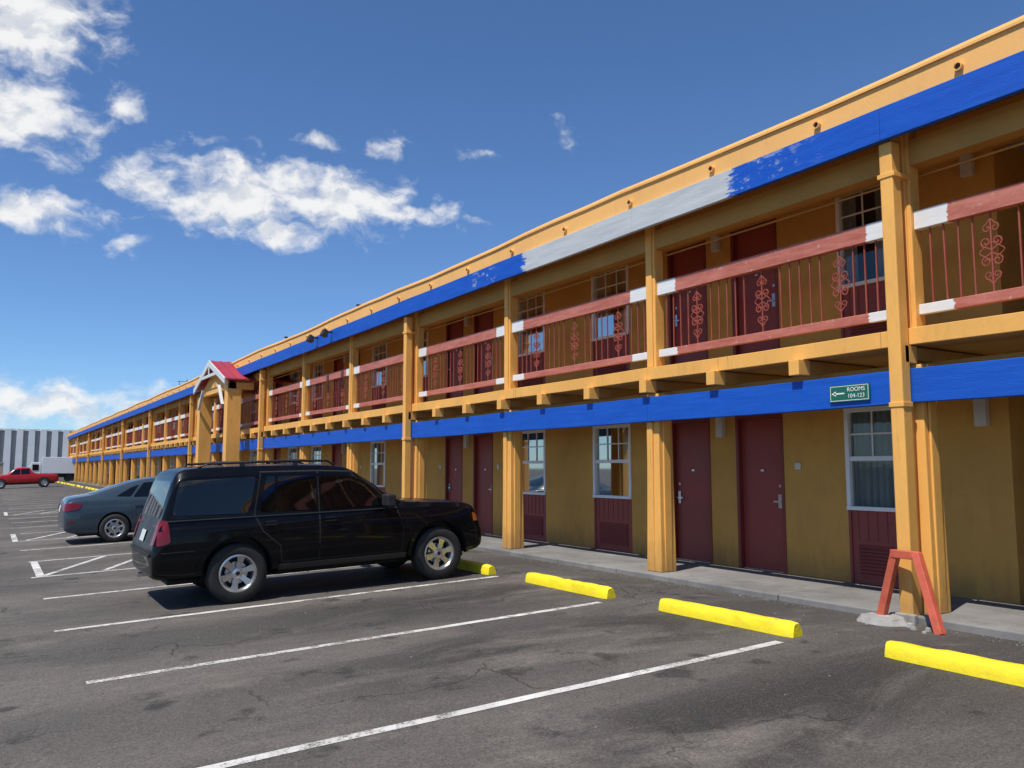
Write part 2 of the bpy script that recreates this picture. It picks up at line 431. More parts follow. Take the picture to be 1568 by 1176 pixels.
doors=MB(); fr=MB(); lou=MB(); win=MB(); gls=MB(); cur=MB(); hw=MB(); bk=MB(); lt=MB()
for a,b,t in ops:
    for fl in (SW,FL):
        if t=='d':
            h=2.30
            fr.box(WX-.012,WX+.16,a,a+.055,fl,fl+h-.0); fr.box(WX-.012,WX+.16,b-.055,b,fl,fl+h); fr.box(WX-.012,WX+.16,a+.055,b-.055,fl+h-.055,fl+h)
            doors.box(WX+.07,WX+.12,a+.058,b-.058,fl+.015,fl+h-.06)
            near_side = any(abs((a+b)/2-(c+.72))<.05 for c in cs+csL)
            side = b-.13 if near_side else a+.13
            hw.box(WX+.045,WX+.07,side-.03,side+.03,fl+.92,fl+1.12)
            if near_side: hw.box(WX+.02,WX+.045,side-.10,side+.015,fl+1.0,fl+1.025)
            else: hw.box(WX+.02,WX+.045,side-.015,side+.10,fl+1.0,fl+1.025)
            hw.box(WX+.055,WX+.07,side-.018,side+.018,fl+1.22,fl+1.26)
            hw.box(WX+.055,WX+.07,(a+b)/2-.03,(a+b)/2+.03,fl+1.45,fl+1.48)
            hw.box(WX+.02,WX+.2,a+.055,b-.055,fl,fl+.015)
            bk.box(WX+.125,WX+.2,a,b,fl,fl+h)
        elif t=='w':
            z0=fl+.95; z1=fl+2.30
            F=.06
            win.box(WX-.035,WX+.08,a,b,z0-.0,z0+.05)
            win.box(WX-.02,WX+.08,a,a+F,z0+.05,z1); win.box(WX-.02,WX+.08,b-F,b,z0+.05,z1); win.box(WX-.02,WX+.08,a+F,b-F,z1-F,z1)
            zm=(z0+z1)/2
            win.box(WX-.008,WX+.07,a+F,b-F,zm-.03,zm+.03)
            q0,q1=zm+.03,z1-F
            for f_ in (1/3,2/3):
                yy=a+F+(b-a-2*F)*f_; win.box(WX+.022,WX+.034,yy-.011,yy+.011,q0,q1)
            zz=(q0+q1)/2; win.box(WX+.0215,WX+.0345,a+F,b-F,zz-.011,zz+.011)
            gls.poly([(WX+.038,a+F,z0+.05),(WX+.038,b-F,z0+.05),(WX+.038,b-F,z1-F),(WX+.038,a+F,z1-F)])
            n=66
            rnd=random.Random(int(a*100)+int(fl*10))
            gc=rnd.uniform(.3,.7); gw=rnd.choice([0,0,.12,.2,.3])
            pw=[]
            for q in range(n+1):
                u=q/n; yy=a+.03+(b-a-.06)*u
                pw.append((WX+.12+.026*sin(u*2*pi*11+rnd.uniform(-.3,.3)),yy,u))
            for q in range(n):
                if abs((q+.5)/n-gc)<gw/2: continue
                p,r_=pw[q],pw[q+1]
                cur.poly([(p[0],p[1],z0),(r_[0],r_[1],z0),(r_[0],r_[1],z1),(p[0],p[1],z1)])
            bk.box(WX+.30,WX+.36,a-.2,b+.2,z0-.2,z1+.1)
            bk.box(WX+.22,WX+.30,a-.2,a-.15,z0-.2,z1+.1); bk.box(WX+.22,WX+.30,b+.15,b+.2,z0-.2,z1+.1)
            lou.box(WX+.02,WX+.12,a,b,fl+.0,z0)
            lou.box(WX+.0,WX+.02,a,a+.04,fl,z0-.002); lou.box(WX,WX+.02,b-.04,b,fl,z0-.002)
            for q in range(9):
                zz=fl+.12+q*.045
                lou.prism([(WX+.02,a+.14,zz),(WX+.02,b-.14,zz),(WX+.02,b-.14,zz+.03),(WX+.02,a+.14,zz+.03)],
                          [(WX-.012,a+.14,zz-.012),(WX-.012,b-.14,zz-.012),(WX-.010,b-.14,zz-.005),(WX-.010,a+.14,zz-.005)])
            for q in range(1,8):
                yy=a+(b-a)*q/8; lou.box(WX+.012,WX+.02,yy-.004,yy+.004,fl+.56,z0-.01)
for c in cs+csL+[5.20]:
    for fl in (SW,FL):
        lt.box(WX-.09,WX-.002,c-.07,c+.07,fl+1.98,fl+2.30)
        if c in cs:
            for s_ in (-1,1):
                yy=c+s_*1.42; lt.box(WX-.02,WX-.002,yy-.05,yy+.05,fl+1.48,fl+1.58)
doors.obj('doors', M['door'], motel); fr.obj('door_frames', M['doorframe'], motel, bevel=.004)
lou.obj('louver_panels', M['louver'], motel); win.obj('window_frames', M['white'], motel, bevel=.003)
gls.obj('window_panes', M['glass'], motel); cur.obj('curtains', M['curtain'], motel, smooth=True, recalc=False)
hw.obj('door_hardware', M['metal'], motel); bk.obj('dark_room_backing', M['dark'], motel)  # near-black backing boxes stand in for the darkness of unlit rooms
lt.obj('wall_lights', M['lightbox'], motel, bevel=.008)

# deck, soffit, roof
d=MB()
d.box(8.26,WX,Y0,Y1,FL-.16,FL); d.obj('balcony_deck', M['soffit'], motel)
rj=random.Random(21)
def strip(mat,name,x0,x1,z0,z1,bev=.006,jit=.004):
    d=MB()
    for i in range(len(colY)-1):
        a,b=colY[i]+.0015,colY[i+1]-.0015
        o1,o2=rj.uniform(-jit,jit),rj.uniform(-jit,jit); n=4
        for q in range(n):
            ya=a+(b-a)*q/n; yb=a+(b-a)*(q+1)/n
            def off(t): return o1*(1-t)+o2*t-.010*sin(pi*t)
            A=off(q/n);B=off((q+1)/n)
            i0=len(d.v)
            d.v+=[(x0,ya,z0+A),(x1,ya,z0+A),(x1,ya,z1+A),(x0,ya,z1+A)]
            if q==n-1: d.v+=[(x0,yb,z0+B),(x1,yb,z0+B),(x1,yb,z1+B),(x0,yb,z1+B)]
            for j in range(4):
                d.f.append((i0+j,i0+(j+1)%4,i0+4+(j+1)%4,i0+4+j)); d.m.append(0)
            if q==0: d.f.append((i0,i0+1,i0+2,i0+3)); d.m.append(0)
            if q==n-1: d.f.append((i0+4,i0+5,i0+6,i0+7)); d.m.append(0)
    return d.obj(name,mat,motel,bevel=bev)
strip(M['yellow'],'deck_fascia',8.20,8.255,3.105,3.285)
strip(M['blueL'],'lower_beam',8.20,8.30,2.49,2.85)
strip(M['blueU'],'upper_fascia',7.95,8.02,5.32,5.685,jit=.006)
d=MB()
y=5.2-4.1*6
while y<Y1-.3:
    d.box(8.11,8.32,y-.075+.0,y+.075,2.91,3.095,0)
    d.box(8.32,WX,y-.05,y+.05,2.95,3.09,1)  # inner joist lengths in darker soffit colour, under-deck shade put into paint
    y+=4.1/3
d.obj('joist_ends', [M['yellow'],M['soffit']], motel, bevel=.005)
# ledger board closing the gap behind the joist ends
d=MB(); d.box(8.60,8.64,Y0,Y1,2.78,2.945); d.obj('inner_ledger', M['soffit'], motel)
d=MB()
d.box(8.31,8.50,Y0,Y1,5.08,5.36); d.box(8.02,WX,Y0,Y1,5.50,5.60)
d.obj('soffit', M['soffit'], motel)
d=MB(); n=150; rnd=random.Random(9)
prev=None
for k in range(n+1):
    y=Y0+(Y1-Y0)*k/n; dz=.02*sin(k*.6)+rnd.uniform(-.010,.010)
    ring=[(8.00,y,5.66),(8.0,y,5.96+dz*.5),(7.975,y,5.965+dz),(7.975,y,5.995+dz),(8.0,y,6.0+dz),(8.015,y,6.045+dz),(8.2,y,6.045+dz),(8.2,y,5.66)]
    i=len(d.v); d.v+=ring
    if prev is not None:
        for j in range(8):
            d.f.append((prev+j,prev+(j+1)%8,i+(j+1)%8,i+j)); d.m.append(0)
    prev=i
d.f.append(tuple(range(8))); d.f.append(tuple(range(prev,prev+8))); d.m+=[0,0]
d.obj('parapet', M['parapet'], motel)
d=MB(); d.box(8.2,20,Y0,Y1,5.62,5.85); d.obj('flat_roof', M['flatroof'], motel)
d=MB(); y=4.33-1.68*14
while y<Y1-1:
    d.lathe([(.0,.0),(.030,.0),(.032,.02)],(7.975,y,5.79),1,16,'x')
    d.lathe([(.045,.03),(.045,-.02),(.034,-.02),(.033,.02)],(7.975,y,5.79),0,18,'x')
    y+=1.68
d.obj('scuppers', [M['parapet'],M['black']], motel, smooth='auto')

# columns
cl=MB(); straps=MB(); cf=MB(); rc=random.Random(4)
for i,y in enumerate(colY):
    k=i+kmin
    hw_=.135; e=.012
    A=[(8.28,y-hw_-.02,SW),(8.58,y-hw_-.02,SW),(8.58,y+hw_+.02,SW),(8.28,y+hw_+.02,SW)]
    B=[(8.302,y-hw_+e,2.9),(8.56,y-hw_+e,2.9),(8.56,y+hw_-e,2.9),(8.302,y+hw_-e,2.9)]
    cl.prism(A,B)
    cl.box(8.262,8.30,y-.02,y+.10,SW+.0,2.485)
    cl.box(8.36,8.50,y-hw_-.028,y-hw_+.0,SW+.002,2.9)
    cl.box(8.30,8.48,y-.095,y+.095,FL+.001,5.50)
    cl.box(8.275,8.30,y-.05,y+.08,FL+.02,5.49)
    if full(k):
        cl.box(8.03,8.185,y-.075,y+.075,.235,5.31)
        cl.box(8.19,8.27,y+.02,y+.09,3.29,5.3)
        straps.box(8.02,8.31,y-.10,y+.10,4.92,4.97)
        straps.box(8.02,8.19,y-.085,y+.085,2.44,2.49)
        cf.box(7.99,8.055,y-.11,y+.11,.2,.30+rc.uniform(0,.05))
cl.obj('columns', M['yellow'], motel, bevel=.012)
straps.obj('column_straps', M['yellow'], motel, bevel=.004)
cf.obj('column_feet', M['curb'], motel, bevel=.012)
cd=MB()
cd.tube([(8.60,Y0+1,5.04),(8.60,Y1-1,5.04)],.014,0,6)
for c in cs:
    cd.tube([(WX-.02,c,2.62),(WX-.02,c,3.05)],.011,0,6)
cd.obj('conduit', M['soffit'], motel)

# railing
rl=MB(); ir=MB()
RX=8.39
def spiral(cy,cz,sx,sz,r0,turn,y,n=13):
    pts=[]
    for q in range(n):
        u=q/(n-1); t=-pi/2+turn*2*pi*u; r=r0*(1-.72*u)
        pts.append((RX,y+sx*(cy+r*cos(t)),cz+sz*(r*sin(t))))
    return pts
rr_=random.Random(31)
for i in range(len(colY)-1):
    ya,yb=colY[i]+.097,colY[i+1]-.097
    j1,j2=rr_.uniform(-.012,.012),rr_.uniform(-.012,.012)
    rl.prism([(RX-.045,ya,4.37+j1),(RX+.045,ya,4.37+j1),(RX+.045,ya,4.575+j1),(RX-.045,ya,4.575+j1)],[(RX-.045,yb,4.37+j2),(RX+.045,yb,4.37+j2),(RX+.045,yb,4.575+j2),(RX-.045,yb,4.575+j2)])
    rl.prism([(RX-.03,ya,3.44-j1),(RX+.03,ya,3.44-j1),(RX+.03,ya,3.55-j1),(RX-.03,ya,3.55-j1)],[(RX-.03,yb,3.44+j2),(RX+.03,yb,3.44+j2),(RX+.03,yb,3.55+j2),(RX-.03,yb,3.55+j2)])
    zb,zt=3.54,4.39; zc=(zb+zt)/2
    orn=[ya+(yb-ya)*f for f in (.2,.5,.8)]
    nb=26
    for q in range(1,nb):
        yy=ya+(yb-ya)*q/nb
        if any(abs(yy-o_)<.16 for o_ in orn): continue
        l1,l2=rr_.uniform(-.006,.006),rr_.uniform(-.006,.006)
        ir.tube([(RX,yy+l1,zb),(RX,yy+l2,zt)],.011)
    near = colY[i]<60
    for o_ in orn:
        ir.box(RX-.008,RX+.008,o_-.008,o_+.008,zb,zt)
        if not near:
            ir.box(RX-.004,RX+.004,o_-.05,o_+.05,zc-.15,zc+.15); continue
        for sx in (-1,1):
            for sz in (-1,1):
                st=spiral(.055,zc+sz*.10,sx,sz,.055,1.25,o_)
                ir.tube([(RX,o_+sx*.008,zc+sz*.02)]+st,.009)
                st=spiral(.04,zc+sz*.24,sx,-sz,.045,1.1,o_,10)
                ir.tube([(RX,o_+sx*.008,zc+sz*.33)]+st,.008)
            ir.tube([(RX,o_,zc+.1),(RX,o_+sx*.11,zc+.02),(RX,o_+sx*.125,zc),(RX,o_+sx*.11,zc-.02),(RX,o_,zc-.1)],.007)
rl.obj('balcony_rails', M['rail'], motel, bevel=.006)
ir.obj('balcony_ironwork', M['iron'], motel)

# floodlights and roof bits
fl_=MB()
for y in (23.4,22.2):
    fl_.box(7.80,7.95,y-.03,y+.03,5.58,5.62)
    fl_.prism([(7.62,y-.13,5.50),(7.78,y-.13,5.44),(7.78,y+.13,5.44),(7.62,y+.13,5.50)],[(7.70,y-.10,5.68),(7.82,y-.10,5.62),(7.82,y+.10,5.62),(7.70,y+.10,5.68)])
for y in (20.6,27.0):
    fl_.box(8.08,8.12,y-.02,y+.02,6.04,6.10); fl_.box(8.04,8.14,y-.05,y+.05,6.09,6.14)
fl_.obj('floodlights', M['black'], motel, bevel=.01)

# portico
P=MB()
PX=7.2; ya,yb,yc=31.4,36.9,34.15; ze,za=5.06,6.00
def slope(y0,z0,y1,z1,th,x0,x1,m):
    P.prism([(x0,y0,z0),(x1,y0,z0),(x1,y1,z1),(x0,y1,z1)],[(x0,y0,z0+th),(x1,y0,z0+th),(x1,y1,z1+th),(x0,y1,z1+th)],m)
slope(ya,ze,yc,za,.06,PX,10.5,0); slope(yb,ze,yc,za,.06,PX,10.5,0)
for q in range(11):
    x=PX+.1+q*.3
    for (y0) in (ya,yb):
        P.prism([(x,y0,ze+.055),(x+.025,y0,ze+.055),(x+.025,yc,za+.055),(x,yc,za+.055)],[(x,y0,ze+.09),(x+.025,y0,ze+.09),(x+.025,yc,za+.09),(x,yc,za+.09)],0)
for y0 in (ya,yb):
    P.prism([(PX-.05,y0,ze-.16),(PX-.003,y0,ze-.16),(PX-.003,yc,za-.16),(PX-.05,yc,za-.16)],[(PX-.05,y0,ze+.07),(PX-.003,y0,ze+.07),(PX-.003,yc,za+.07),(PX-.05,yc,za+.07)],1)
P.box(PX-.045,PX+.0,yc-1.3,yc+1.3,5.38,5.50,1)
P.box(PX-.04,PX+.0,yc-.07,yc+.07,5.50,5.84,1)
P.prism([(PX+.25,ya+.4,5.0),(PX+.3,ya+.4,5.0),(PX+.3,yb-.4,5.0),(PX+.25,yb-.4,5.0)],[(PX+.25,yc-.05,5.85),(PX+.3,yc-.05,5.85),(PX+.3,yc+.05,5.85),(PX+.25,yc+.05,5.85)],2)
P.box(PX+.2,PX+.45,ya+.2,yb-.2,4.75,5.0,2)
P.box(PX+.2,8.3,ya+.2,ya+.42,4.75,5.0,2); P.box(PX+.2,8.3,yb-.42,yb-.2,4.75,5.0,2)
P.box(PX+.12,PX+.62,ya+.1,ya+.6,.2,4.75,2); P.box(PX+.12,PX+.62,yb-.6,yb-.1,.2,4.75,2)
P.box(PX+.05,PX+.69,ya+.03,ya+.67,.2,.55,2); P.box(PX+.05,PX+.69,yb-.67,yb-.03,.2,.55,2)
for s0,yy in ((1,ya+.6),(-1,yb-.6)):
    P.prism([(PX+.02,yy,4.2),(PX+.12,yy,4.2),(PX+.12,yy+s0*.12,4.2),(PX+.02,yy+s0*.12,4.2)],[(PX+.02,yy+s0*.7,4.98),(PX+.12,yy+s0*.7,4.98),(PX+.12,yy+s0*.85,4.98),(PX+.02,yy+s0*.85,4.98)],1)
P.obj('portico', [M['redroof'],M['whitewood'],M['yellow']], motel, bevel=.006)
pi_=MB(); pi_.box(6.95,8.05,30.8,37.7,.1,.31); pi_.obj('portico_pad', M['concrete'], motel, bevel=.02)

# room sign on beam
sg=empty('room_direction_sign',(8.185,5.87,2.645),(0,0,0))
s=MB(); s.box(-.008,.0,-.26,.26,-.095,.095,0)
for (a,b,c,d_) in ((-.245,.245,.078,.084),(-.245,.245,-.084,-.078)): s.box(-.0095,-.007,a,b,c,d_,1)
for yy in (-.245,.239): s.box(-.0095,-.007,yy,yy+.006,-.078,.078,1)
s.box(-.0095,-.007,.06,.20,-.008,.008,1)
s.poly([(-.0095,.23,0),(-.0095,.17,.03),(-.0095,.17,-.03)],1)
s.obj('panel', [M['green'],M['signwhite']], sg)
for txt,z in (('ROOMS',.018),('104-123',-.055)):
    cu=bpy.data.curves.new('t','FONT'); cu.body=txt; cu.size=.066; cu.align_x='CENTER'; cu.extrude=.0008
    to=bpy.data.objects.new('t',cu); COL.objects.link(to)
    bpy.context.view_layer.update()
    me=bpy.data.meshes.new_from_object(to.evaluated_get(bpy.context.evaluated_depsgraph_get()))
    bpy.data.objects.remove(to)
    t=bpy.data.objects.new('lettering_'+txt.lower().replace('-','_'),me); COL.objects.link(t); me.materials.clear(); me.materials.append(M['signwhite'])
    t.parent=sg; t.rotation_euler=(radians(90),0,radians(-90)); t.location=(-.0105,-.09,z)

# red steel guard + footing
gd=MB()
def bar(p,q,r=.040):
    p=Vector(p);q=Vector(q); gd.tube([p,q],r*1.414)
gz0=.22
bar((7.93,5.43,gz0),(7.90,5.20,.95)); bar((7.90,5.24,.93),(7.86,4.92,.93)); bar((7.86,4.95,.95),(7.72,4.66,gz0))
gd.obj('steel_guard', M['redsteel'], bevel=.006)
ft=MB(); rnd=random.Random(2)
n=14; A=[];B=[]
for k in range(n):
    t=2*pi*k/n; r=rnd.uniform(.85,1.1)
    A.append((7.82+.24*r*cos(t),5.33+.30*r*sin(t),.2)); B.append((7.82+.17*r*cos(t),5.33+.22*r*sin(t),.29+rnd.uniform(-.01,.015)))
ft.prism(A,B)
for k in range(9):
    cx,cyy=7.75+rnd.uniform(-.2,.15),5.05+rnd.uniform(-.3,.5); r=rnd.uniform(.02,.05)
    A=[(cx+r*cos(t*1.257)*rnd.uniform(.7,1.2),cyy+r*sin(t*1.257)*rnd.uniform(.7,1.2),.22) for t in range(5)]
    ft.prism(A,[(cx+(p[0]-cx)*.6,cyy+(p[1]-cyy)*.6,.23+r*.8) for p in A])
ft.obj('concrete_footing', M['curb'], bevel=.01)

# ------------------------------------------------------------------ vehicles
def round_poly(pts,r=.05,seg=4):
    out=[]; n=len(pts)
    for i in range(n):
        p=Vector(pts[i]); a=Vector(pts[i-1]); b=Vector(pts[(i+1)%n])
        da=(a-p); dbv=(b-p); rr=min(r,da.length*.45,dbv.length*.45)
        s0=p+da.normalized()*rr; e0=p+dbv.normalized()*rr
        for k in range(seg+1):
            t=k/seg; out.append(tuple((s0*(1-t)+p*t)*(1-t)+(p*(1-t)+e0*t)*t))
    return out
class Car:
    def __init__(s,name,stations,paintm,crease=.45,rc=.3):
        s.e=empty(name); s.name=name
        me=bpy.data.meshes.new('cage'); v=[];f=[]
        rings=[]
        for (x,zb,w,zm,zs,ws,zt,wt) in stations:
            dz=zt-zs
            half=[(0,zb),(w-.12,zb),(w-.025,zb+.07),(w,zm),(ws+.02,zs-.09),(ws-.015,zs),(wt+.03,zs+dz*.80),(wt-.07,zs+dz*.985),(0,zt+.02)]
            ring=[(x,-p[0],p[1]) for p in half]+[(x,p[0],p[1]) for p in half[-2:0:-1]]
            rings.append(ring)
        n=len(rings[0])
        for r in rings: v+=r
        for k in range(len(rings)-1):
            for j in range(n):
                f.append((k*n+j,k*n+(j+1)%n,(k+1)*n+(j+1)%n,(k+1)*n+j))
        for base in (0,(len(rings)-1)*n):
            for j in range(0,8):
                a=base+j; b=base+j+1; c=base+(n-j-1)%n; d_=base+(n-j)%n
                if j==0: f.append((base,b,c))
                elif b==c: f.append((a,b,d_))
                else: f.append((a,b,c,d_))
        me.from_pydata(v,[],f)
        bm=bmesh.new(); bm.from_mesh(me); bmesh.ops.recalc_face_normals(bm,faces=bm.faces)
        cl_=bm.edges.layers.float.get('crease_edge') or bm.edges.layers.float.new('crease_edge')
        for ed in bm.edges:
            a,b=[x.index for x in ed.verts]
            if a//n!=b//n and a%n==b%n:
                j=a%n; j=min(j,n-j)
                if j==5: ed[cl_]=crease
                if j in (1,2): ed[cl_]=.3
                if j in (6,7): ed[cl_]=rc
        bm.to_mesh(me); bm.free()
        o=bpy.data.objects.new('tmp',me); COL.objects.link(o)
        md=o.modifiers.new('s','SUBSURF'); md.levels=3; md.render_levels=3
        dg=bpy.context.evaluated_depsgraph_get(); dg.update()
        fm=bpy.data.meshes.new_from_object(o.evaluated_get(dg)); bpy.data.objects.remove(o)
        s.bvh=BVHTree.FromPolygons([vv.co.copy() for vv in fm.vertices],[tuple(p.vertices) for p in fm.polygons])
        fm.materials.clear(); fm.materials.append(paintm); fm.materials.append(M['black'])
        fm.polygons.foreach_set('use_smooth',[True]*len(fm.polygons))
        s.body=bpy.data.objects.new('body',fm); COL.objects.link(s.body); s.body.parent=s.e
    def arches(s,xs,r,zc,wy):
        c=MB()
        for x in xs:
            for sd in (-1,1):
                a=[];b=[]
                for k in range(40):
                    t=2*pi*k/40
                    a.append((x+r*cos(t),sd*(wy-.30),zc+r*sin(t))); b.append((x+r*cos(t),sd*(wy+.3),zc+r*sin(t)))
                c.prism(a,b,1)
        co=c.obj('cutter',[M['black'],M['black']])
        md=s.body.modifiers.new('b','BOOLEAN'); md.operation='DIFFERENCE'; md.object=co; md.solver='EXACT'
        dg=bpy.context.evaluated_depsgraph_get(); dg.update()
        nm=bpy.data.meshes.new_from_object(s.body.evaluated_get(dg)); s.body.modifiers.clear()
        s.body.data=nm; bpy.data.objects.remove(co)
        try: nm.set_sharp_from_angle(angle=radians(40))
        except Exception: pass
    def panel(s,name,polys,mat,axis='y',sides=(-1,1),off=.004,grid=.05,thick=0):
        bm=bmesh.new()
        for sd in sides:
            for poly in polys:
                b2=bmesh.new()
                vs=[b2.verts.new((p[0],p[1],0)) for p in poly]
                b2.faces.new(vs)
                for ax in (0,1):
                    lo=min(p[ax] for p in poly); hi=max(p[ax] for p in poly)
                    q=math.ceil(lo/grid)*grid
                    while q<hi:
                        no=(1,0,0) if ax==0 else (0,1,0); co=(q,0,0) if ax==0 else (0,q,0)
                        bmesh.ops.bisect_plane(b2,geom=b2.verts[:]+b2.edges[:]+b2.faces[:],plane_co=co,plane_no=no,dist=1e-5)
                        q+=grid
                for v_ in b2.verts:
                    a,b=v_.co.x,v_.co.y
                    if axis=='y': org=Vector((a,sd*3,b)); dr=Vector((0,-sd,0))
                    elif axis=='x': org=Vector((sd*5,a,b)); dr=Vector((-sd,0,0))
                    else: org=Vector((a,b,5)); dr=Vector((0,0,-1))
                    hit,nr,_,_=s.bvh.ray_cast(org,dr)
                    if hit is None:
                        hit,nr,_,_=s.bvh.find_nearest(Vector((a,sd*.85,b)) if axis=='y' else Vector((sd*2.4,a,b)))
                    if nr.dot(dr)>0: nr=-nr
                    v_.co=hit+nr*off
                tm=bpy.data.meshes.new('t'); b2.to_mesh(tm); b2.free(); bm.from_mesh(tm); bpy.data.meshes.remove(tm)
        bmesh.ops.remove_doubles(bm,verts=bm.verts,dist=.0015)
        bmesh.ops.recalc_face_normals(bm,faces=bm.faces)
        me=bpy.data.meshes.new(name); bm.to_mesh(me); bm.free(); me.materials.append(mat)
        me.polygons.foreach_set('use_smooth',[True]*len(me.polygons))
        o=bpy.data.objects.new(name,me); COL.objects.link(o); o.parent=s.e
        if thick:
            sd_=o.modifiers.new('s','SOLIDIFY'); sd_.thickness=thick; sd_.offset=0
            bv=o.modifiers.new('e','EDGE_SPLIT'); bv.split_angle=radians(50)
        return o
    def ribbon(s,pts,w):
        out=[]
        for a,b in zip(pts[:-1],pts[1:]):
            a=Vector(a);b=Vector(b); d_=(b-a).normalized(); n_=Vector((-d_.y,d_.x))*w/2; a=a-d_*w*.4; b=b+d_*w*.4
            out.append([tuple(a-n_),tuple(b-n_),tuple(b+n_),tuple(a+n_)])
        return out
    def wheels(s,xs,wy,R,rim,width,nspoke=6,style='suv'):
        for i,x in enumerate(xs):
            for sd in (-1,1):
                wname=('rear','front')[i]+('_right' if sd<0 else '_left')+'_wheel'
                we=MB(); h=width/2
                prof=[(rim-.02,-h*.75),(rim+.005,-h*.95),(rim+.03,-h),(R-.05,-h*1.02),(R-.015,-h*.9),(R,-h*.72),(R-.004,-h*.3),(R,0),(R-.004,h*.3),(R,h*.72),(R-.015,h*.9),(R-.05,h*1.02),(rim+.03,h),(rim+.005,h*.95),(rim-.02,h*.75)]
                c=(0,0,0)
                we.lathe(prof,c,0,56)
                yo=sd*h
                we.lathe([(rim+.008,yo*.97),(rim-.012,yo*1.0),(rim-.03,yo*.8),(rim-.045,yo*.2),(rim-.05,-yo*.8)],c,1,56)
                we.lathe([(rim-.05,yo*.1),(.0,yo*.1)],c,2,32)
                we.lathe([(.0,yo*.18),(rim*.62,yo*.18),(rim*.62,yo*.1)],c,3,32)
                for q in range(nspoke):
                    t=2*pi*q/nspoke+.3+i
                    u=Vector((cos(t),0,sin(t))); n_=Vector((-sin(t),0,cos(t)))
                    w0,w1=(.036,.050) if style=='suv' else (.024,.032)
                    r0,r1=.05,rim-.012
                    yA,yB=yo*.72,yo*.86
                    a=[u*r0+n_*w0+Vector((0,yA,0)),u*r1*.6+n_*w0*.9+Vector((0,yo*.82,0)),u*r1+n_*w1+Vector((0,yB,0)),u*r1-n_*w1+Vector((0,yB,0)),u*r1*.6-n_*w0*.9+Vector((0,yo*.82,0)),u*r0-n_*w0+Vector((0,yA,0))]
                    b=[p-Vector((0,yo*.35,0)) for p in a]
                    we.prism(a,b,1)
                we.lathe([(.0,yo*.84),(.035,yo*.83),(.062,yo*.76),(.075,yo*.6),(.08,yo*.3)],c,1,28)
                we.lathe([(.0,yo*.87),(.026,yo*.86),(.03,yo*.8)],c,2,20)
                o=we.obj(wname,[M['rubber'],M['alloy'],M['dark'],M['metal']],s.e,smooth='auto')
                o.location=(x,sd*wy,R)

def small(car,name,boxes,mat,bevel=.01):
    b=MB()
    for bx in boxes: b.box(*bx)
    return b.obj(name,mat,car.e,bevel=bevel)

# --- SUV (boxy, upright greenhouse)
st=[(-2.45,.44,.86,.56,.68,.84,.71,.74),
    (-2.42,.38,.93,.58,.76,.90,.79,.79),
    (-2.35,.36,.95,.66,.96,.91,1.01,.82),
    (-2.30,.35,.95,.72,1.07,.905,1.15,.82),
    (-2.20,.34,.95,.74,1.09,.905,1.50,.805),
    (-2.12,.33,.95,.74,1.09,.905,1.69,.79),
    (-1.98,.33,.95,.75,1.09,.905,1.73,.79),
    (-1.1,.33,.95,.75,1.085,.905,1.735,.80),
    (-.4,.33,.95,.75,1.08,.905,1.72,.80),
    (.06,.33,.95,.75,1.08,.905,1.69,.79),
    (.20,.33,.95,.75,1.08,.905,1.63,.78),
    (.80,.33,.95,.75,1.07,.895,1.21,.79),
    (.92,.33,.95,.75,1.06,.89,1.145,.81),
    (1.4,.33,.95,.75,1.05,.89,1.13,.81),
    (1.88,.34,.945,.73,1.01,.88,1.09,.79),
    (2.06,.36,.925,.67,.97,.86,1.05,.76),
    (2.15,.38,.89,.62,.84,.82,.90,.70),
    (2.20,.42,.84,.56,.66,.78,.70,.66)]
suv=Car('black_suv',st,M['suvpaint'],.7,.72)
AX=1.42; R=.375
suv.arches((-AX,AX),.445,R+.02,.94)
fd=round_poly([(-.30,1.115),(.64,1.115),(.20,1.525),(-.30,1.565)],.035)
rd=round_poly([(-.90,1.12),(-.38,1.115),(-.38,1.57),(-.88,1.58)],.035)
rq=round_poly([(-1.13,1.12),(-.935,1.12),(-.915,1.58),(-1.03,1.58)],.03)
cg=round_poly([(-2.20,1.14),(-1.27,1.12),(-1.16,1.58),(-2.10,1.565)],.06)
suv.panel('side_windows',[fd,rd,rq,cg],M['tint'])
suv.panel('windshield',[round_poly([(-.74,1.20),(.74,1.20),(.66,1.59),(-.66,1.59)],.06)],M['tint'],'x',(1,))
suv.panel('rear_window',[round_poly([(-.74,1.12),(.74,1.12),(.70,1.56),(-.70,1.56)],.07)],M['tint'],'x',(-1,))
seams=[]
seams+=suv.ribbon([(.84,.47),(.86,.80),(.78,1.08),(.22,1.60),(-.34,1.63)],.016)
seams+=suv.ribbon([(-.34,1.63),(-.34,1.08),(-.36,.47)],.016)
seams+=suv.ribbon([(-.36,.47),(.84,.47)],.01)
seams+=suv.ribbon([(-.34,1.63),(-1.10,1.64),(-1.20,1.10),(-1.10,.88),(-.88,.68),(-.86,.47),(-.36,.47)],.016)
suv.panel('door_seams',seams,M['dark'],off=.002,grid=.08)
suv.panel('belt_moulding',suv.ribbon([(-2.25,1.075),(.78,1.065)],.014),M['black'],off=.008,thick=.01,grid=.1)
arc=[]
for x in (-AX,AX):
    n=22; A=[];B=[]
    for k in range(n+1):
        t=radians(-8)+radians(196)*k/n
        A.append((x+.445*cos(t),R+.02+.445*sin(t))); B.append((x+.505*cos(t),R+.02+.50*sin(t)))
    for k in range(n): arc.append([A[k],B[k],B[k+1],A[k+1]])
suv.panel('wheel_flares',arc,M['suvpaint'],off=.014,thick=.02,grid=5)
suv.panel('side_molding',[[(-.82,.60),(.82,.60),(.82,.66),(-.82,.66)]],M['suvpaint'],off=.012,thick=.014,grid=.1)
suv.panel('rocker_trim',[[(-.90,.37),(.90,.37),(.90,.44),(-.90,.44)]],M['black'],off=.008,thick=.01,grid=.1)
